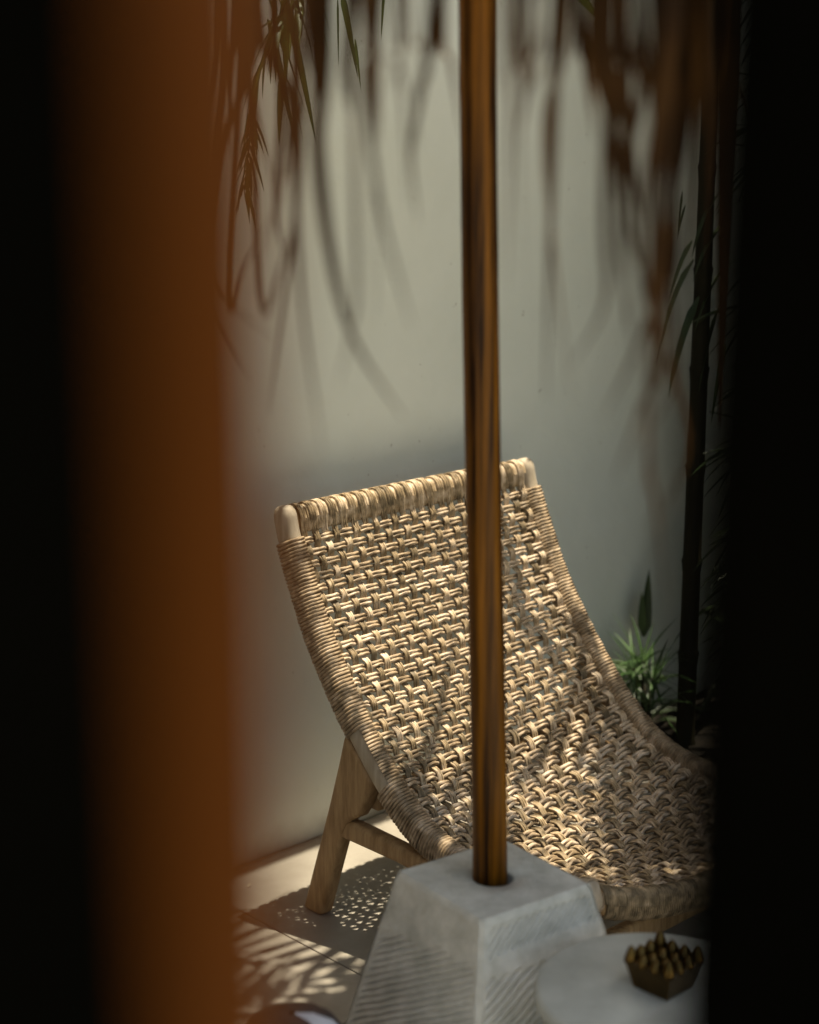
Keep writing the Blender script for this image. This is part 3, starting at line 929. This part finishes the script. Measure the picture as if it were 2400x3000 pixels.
bamboo(1.46, 0.14, 2.9, 0.021, 'dark bamboo culm close against the wall corner', 6, [], 200, (0.5,2.8), 0.42)
bamboo(1.42, 0.55, 3.0, 0.023, 'dark bamboo culm standing out from the wall, beside the board fence', 8, [], 330, (0.4,2.7), 0.5)
bamboo(1.18, 0.80, 3.0, 0.022, 'hidden dark bamboo culm added beside the seat to shade the right side', 9, [], 330, (0.35,2.6), 0.45)  # added foliage out of sight, blocks light from the seat and wall
bamboo(1.20, 1.25, 3.0, 0.022, 'hidden dark bamboo culm added farthest out from the wall to block light', 10, [], 300, (0.3,2.6), 0.48)  # another added culm out of sight, keeps the right end dim
bamboo(1.16, 0.62, 3.0, 0.020, 'slim hidden bamboo culm added so its crown shades the right of the seat', 12, [], 250, (1.95,2.5), 0.31, coff=(-0.10,0.08))  # added for its shadow on the right of the seat
bamboo(1.17, 1.02, 3.0, 0.020, 'slim hidden bamboo culm added so its crown shades the front of the chair', 14, [], 230, (1.95,2.5), 0.34, coff=(-0.30,-0.06))  # added for its shadow on the chair front

# the bright little rosette plant behind the chair
rp = pt(1885, 1960, 0.13)
sp = empty('spider_plant', Vector((rp.x, rp.y, 0.0)))
tag(sp, 'small bright green plant with narrow radiating leaves behind the chair', 'plant')
rnd = random.Random(11)
heads = [(pt(1885,1935,0.15), 30), (pt(1915,1985,0.14), 26), (pt(1855,1960,0.18), 18), (pt(1905,2050,0.20), 16)]
for hp, cnt in heads:
    m = MB(); m.tube([Vector((rp.x, rp.y, -0.01)), Vector((rp.x, rp.y, 0)).lerp(hp,.5)+ZV*.01, hp], [.005,.004,.0035], 7); m.build('stem', M['culm'], sp)
    for k in range(cnt):
        a = rnd.uniform(0, 2*math.pi); e = rnd.uniform(-0.35, 1.25)
        dv = Vector((math.cos(a)*math.cos(e), math.sin(a)*math.cos(e), math.sin(e)))
        m = MB(); blade(m, hp - ZV*rnd.uniform(0,.03), dv, rnd.uniform(.085,.150), rnd.uniform(.006,.0095), rnd.uniform(.3,1.1), 0.3, rnd)
        m.build('leaf', M['leaf_spider'], sp)

# dark broad-leaved shrubs that fill the bed
def shrub(c, n, L, wd, zr, label, seed, tall=None):
    rnd = random.Random(seed)
    root = empty('dark_shrub', c); tag(root, label, 'shrub', 'dark shrubs in the bed')
    for k in range(n):
        a = rnd.uniform(0, 2*math.pi); e = rnd.uniform(0.25, 1.35)
        p0 = c + Vector((math.cos(a)*.02, math.sin(a)*.02, rnd.uniform(*zr)))
        dv = Vector((math.cos(a)*math.cos(e), math.sin(a)*math.cos(e), math.sin(e)))
        end = p0 + dv*L
        if (end-W0).dot(NV) < 0.015: continue
        m = MB(); blade(m, p0, dv, L*rnd.uniform(.6,1.1), wd*rnd.uniform(.7,1.2), rnd.uniform(.6,1.8), 0.3, rnd); m.build('leaf', M['leaf_dark'], root)
    m = MB(); m.tube([c-ZV*.01, c+ZV*zr[1]], [.008,.005], 7); m.build('stem', M['culm'], root)
    if tall:
        for (p0, dv, LL, ww) in tall:
            m = MB(); blade(m, p0, dv, LL, ww, 0.1, 0.35, rnd); m.build('leaf', M['leaf_dark'], root)
b0 = court(1.20, 0.07)
q0 = pt(1885, 1865, 0.07); q1 = pt(1900, 1690, 0.07)
shrub(b0, 10, 0.16, 0.036, (0.0,0.12), 'dark shrub with one tall pointed leaf against the wall', 31,
      tall=[(q0, (q1-q0), 0.165, 0.034), (pt(1880,1850,.08), pt(1880,1710,.08)-pt(1880,1850,.08), 0.10, 0.022)])
shrub(court(1.52,0.34), 40, 0.26, 0.045, (0.0,0.25), 'dark leafy shrub at the foot of the bamboo', 32)
shrub(court(1.45,0.62), 44, 0.28, 0.045, (0.0,0.3), 'dark leafy shrub farthest from the wall', 33)
shrub(court(1.62,0.12), 40, 0.28, 0.045, (0.0,0.35), 'dark leafy shrub in the corner by the fence', 34)

# pale fallen leaf on the soil
fl = pt(2020, 2108, 0.20); fl.z = 0.030
m = MB()
dvec = (pt(2060,2112,0.2)-pt(1985,2106,0.2)); dvec.z = 0; dvec.normalize(); sdv = dvec.cross(ZV)
pts = [fl + dvec*(t-0.5)*0.055 + ZV*(0.006*math.sin(math.pi*t)) for t in [k/8 for k in range(9)]]
m.ribbon(pts, [0.003+0.026*math.sin(math.pi*min(1,(k/8)**0.8))**0.8 for k in range(9)], sdv, 0.25)
o = m.build('fallen_leaf', M['leaf_dry'], origin=fl)
sd_ = o.modifiers.new('thick', 'SOLIDIFY'); sd_.thickness = 0.0015
tag(o, 'single pale dry leaf fallen on the dark soil', 'leaf')

# hanging green palm at the upper left
pr = court(-0.42, 0.14)
palm = empty('palm', pr); tag(palm, 'green palm at the upper left whose drooping tips hang before the wall', 'palm')
m = MB(); tp = [pr + Vector((0.02*math.sin(z), 0, z*0.235)) for z in range(10)]
m.tube(tp, [0.035-0.001*k for k in range(10)], 14); m.build('trunk', M['culm'], palm)
crown = tp[-1]
def frond(path, lf_len, lf_w, step, rnd, mt, droopy=1.4, seen=False, comb=False):
    P = catmull(path, 8)
    f = MB(); f.tube(P, [0.005*(1-0.8*k/len(P)) for k in range(len(P))], 6); rach = f.build('frond', mt, palm)
    m = MB(); L = 0; nxt = 0.10
    for k in range(1, len(P)):
        L += (P[k]-P[k-1]).length
        if L > nxt:
            tg = (P[k]-P[k-1]).normalized(); sd = tg.cross(ZV)
            if sd.length < .1: sd = Vector((1,0,0))
            sd.normalize()
            for sg in (-1, 1):
                dv = tg*0.9 + sd*sg*rnd.uniform(.3,.8) + ZV*rnd.uniform(-.2,.1)
                if comb: dv = tg*(0.35+rnd.uniform(-.06,.06)) + sd*sg
                blade(m, P[k], dv, lf_len*rnd.uniform(.5,1.15), lf_w*rnd.uniform(.6,1.2), rnd.uniform(.4,1.1)*droopy, 0.35, rnd)
                if seen:
                    m.build('leaflet', mt, rach); m = MB()
            nxt += step*rnd.uniform(.6,1.4)
    if m.v: tag(m.build('leaflets', mt, rach), kind='stuff')
rnd = random.Random(17)
cz = crown.z
frond([crown, crown+Vector((.12,-.05,.20)), pt(790,-120,.22), pt(745,250,.20), pt(735,380,.20), pt(716,560,.20)], 0.085, 0.008, 0.016, rnd, M['leaf_green'], 1.1, True)
frond([crown, crown+Vector((.12,.0,.16)), pt(860,-160,.12), pt(850,40,.12)], 0.12, 0.012, 0.05, rnd, M['leaf_green'], 1.6, True)
frond([crown, crown+Vector((.20,-.10,.22)), pt(830,-150,.30), pt(810,80,.30), pt(835,230,.30)], 0.13, 0.013, 0.055, rnd, M['leaf_green'], 1.7, True)
for a in (150, 200, 250):
    d = Vector((math.cos(R(a)), math.sin(R(a)), 0))
    e = crown + d*0.45
    if (e-W0).dot(NV) < 0.05: continue
    frond([crown, crown+d*.2+ZV*.22, crown+d*.45+ZV*.2, crown+d*.62+ZV*-.05], 0.22, 0.016, 0.03, rnd, M['leaf_green'])
cw = court(-0.42, 0.30, cz)
frond([crown, court(-0.25,0.34,cz+.25), court(0.15,0.42,cz+.34), court(0.60,0.46,cz+.27), court(1.0,0.50,cz+.10)], 0.30, 0.024, 0.045, rnd, M['leaf_green'], 0.5)  # unseen frond added overhead to dapple the chair back with shadow
frond([crown, court(-0.12,0.10,cz+.20), court(0.10,0.16,cz+.20), court(0.15,0.42,cz+.10), court(0.17,0.72,cz+.0)], 0.26, 0.021, 0.036, rnd, M['leaf_green'], 0.25, False, True)
# separate sharp blades seen between the fringe
for (x0,y0,x1,y1,L,wd) in ((1010,20,1045,190,0.13,0.012),(1045,150,1060,270,0.075,0.006),(860,100,905,300,0.19,0.014),(800,120,850,330,0.20,0.011),
                        (800,30,905,330,0.2,0.009),(1125,-30,1118,80,0.09,0.006),(990,40,992,200,0.1,0.004),(1700,-10,1735,25,0.08,0.02)):
    p0 = pt(x0,y0,.18); p1 = pt(x1,y1,.18)
    m = MB(); blade(m, p0+(p0-p1)*0.3, p1-p0, L*1.2, wd, 0.15, 0.3, rnd); m.build('leaf', M['leaf_green'], palm)

# ------------------------------------------------------------------ a little dry leaf litter along the wall
lit = MB(); rnd = random.Random(41)
for k in range(34):
    al = rnd.uniform(-0.9, 1.05); di = abs(rnd.gauss(0.0, 0.10))+0.012 if k < 22 else rnd.uniform(0.1, 1.6)
    p = court(al, di, 0.0035); a = rnd.uniform(0, 6.28); d = Vector((math.cos(a), math.sin(a), 0)); L = rnd.uniform(.008,.026)
    lit.ribbon([p, p+d*L*.5+ZV*.003, p+d*L+ZV*.001], [L*.12, L*.3, L*.05], d.cross(ZV), 0.4)
tag(lit.build('leaf_litter', M['leaf_dry']), 'scattered scraps of dry leaf on the floor along the wall', 'leaf litter', kind='stuff')
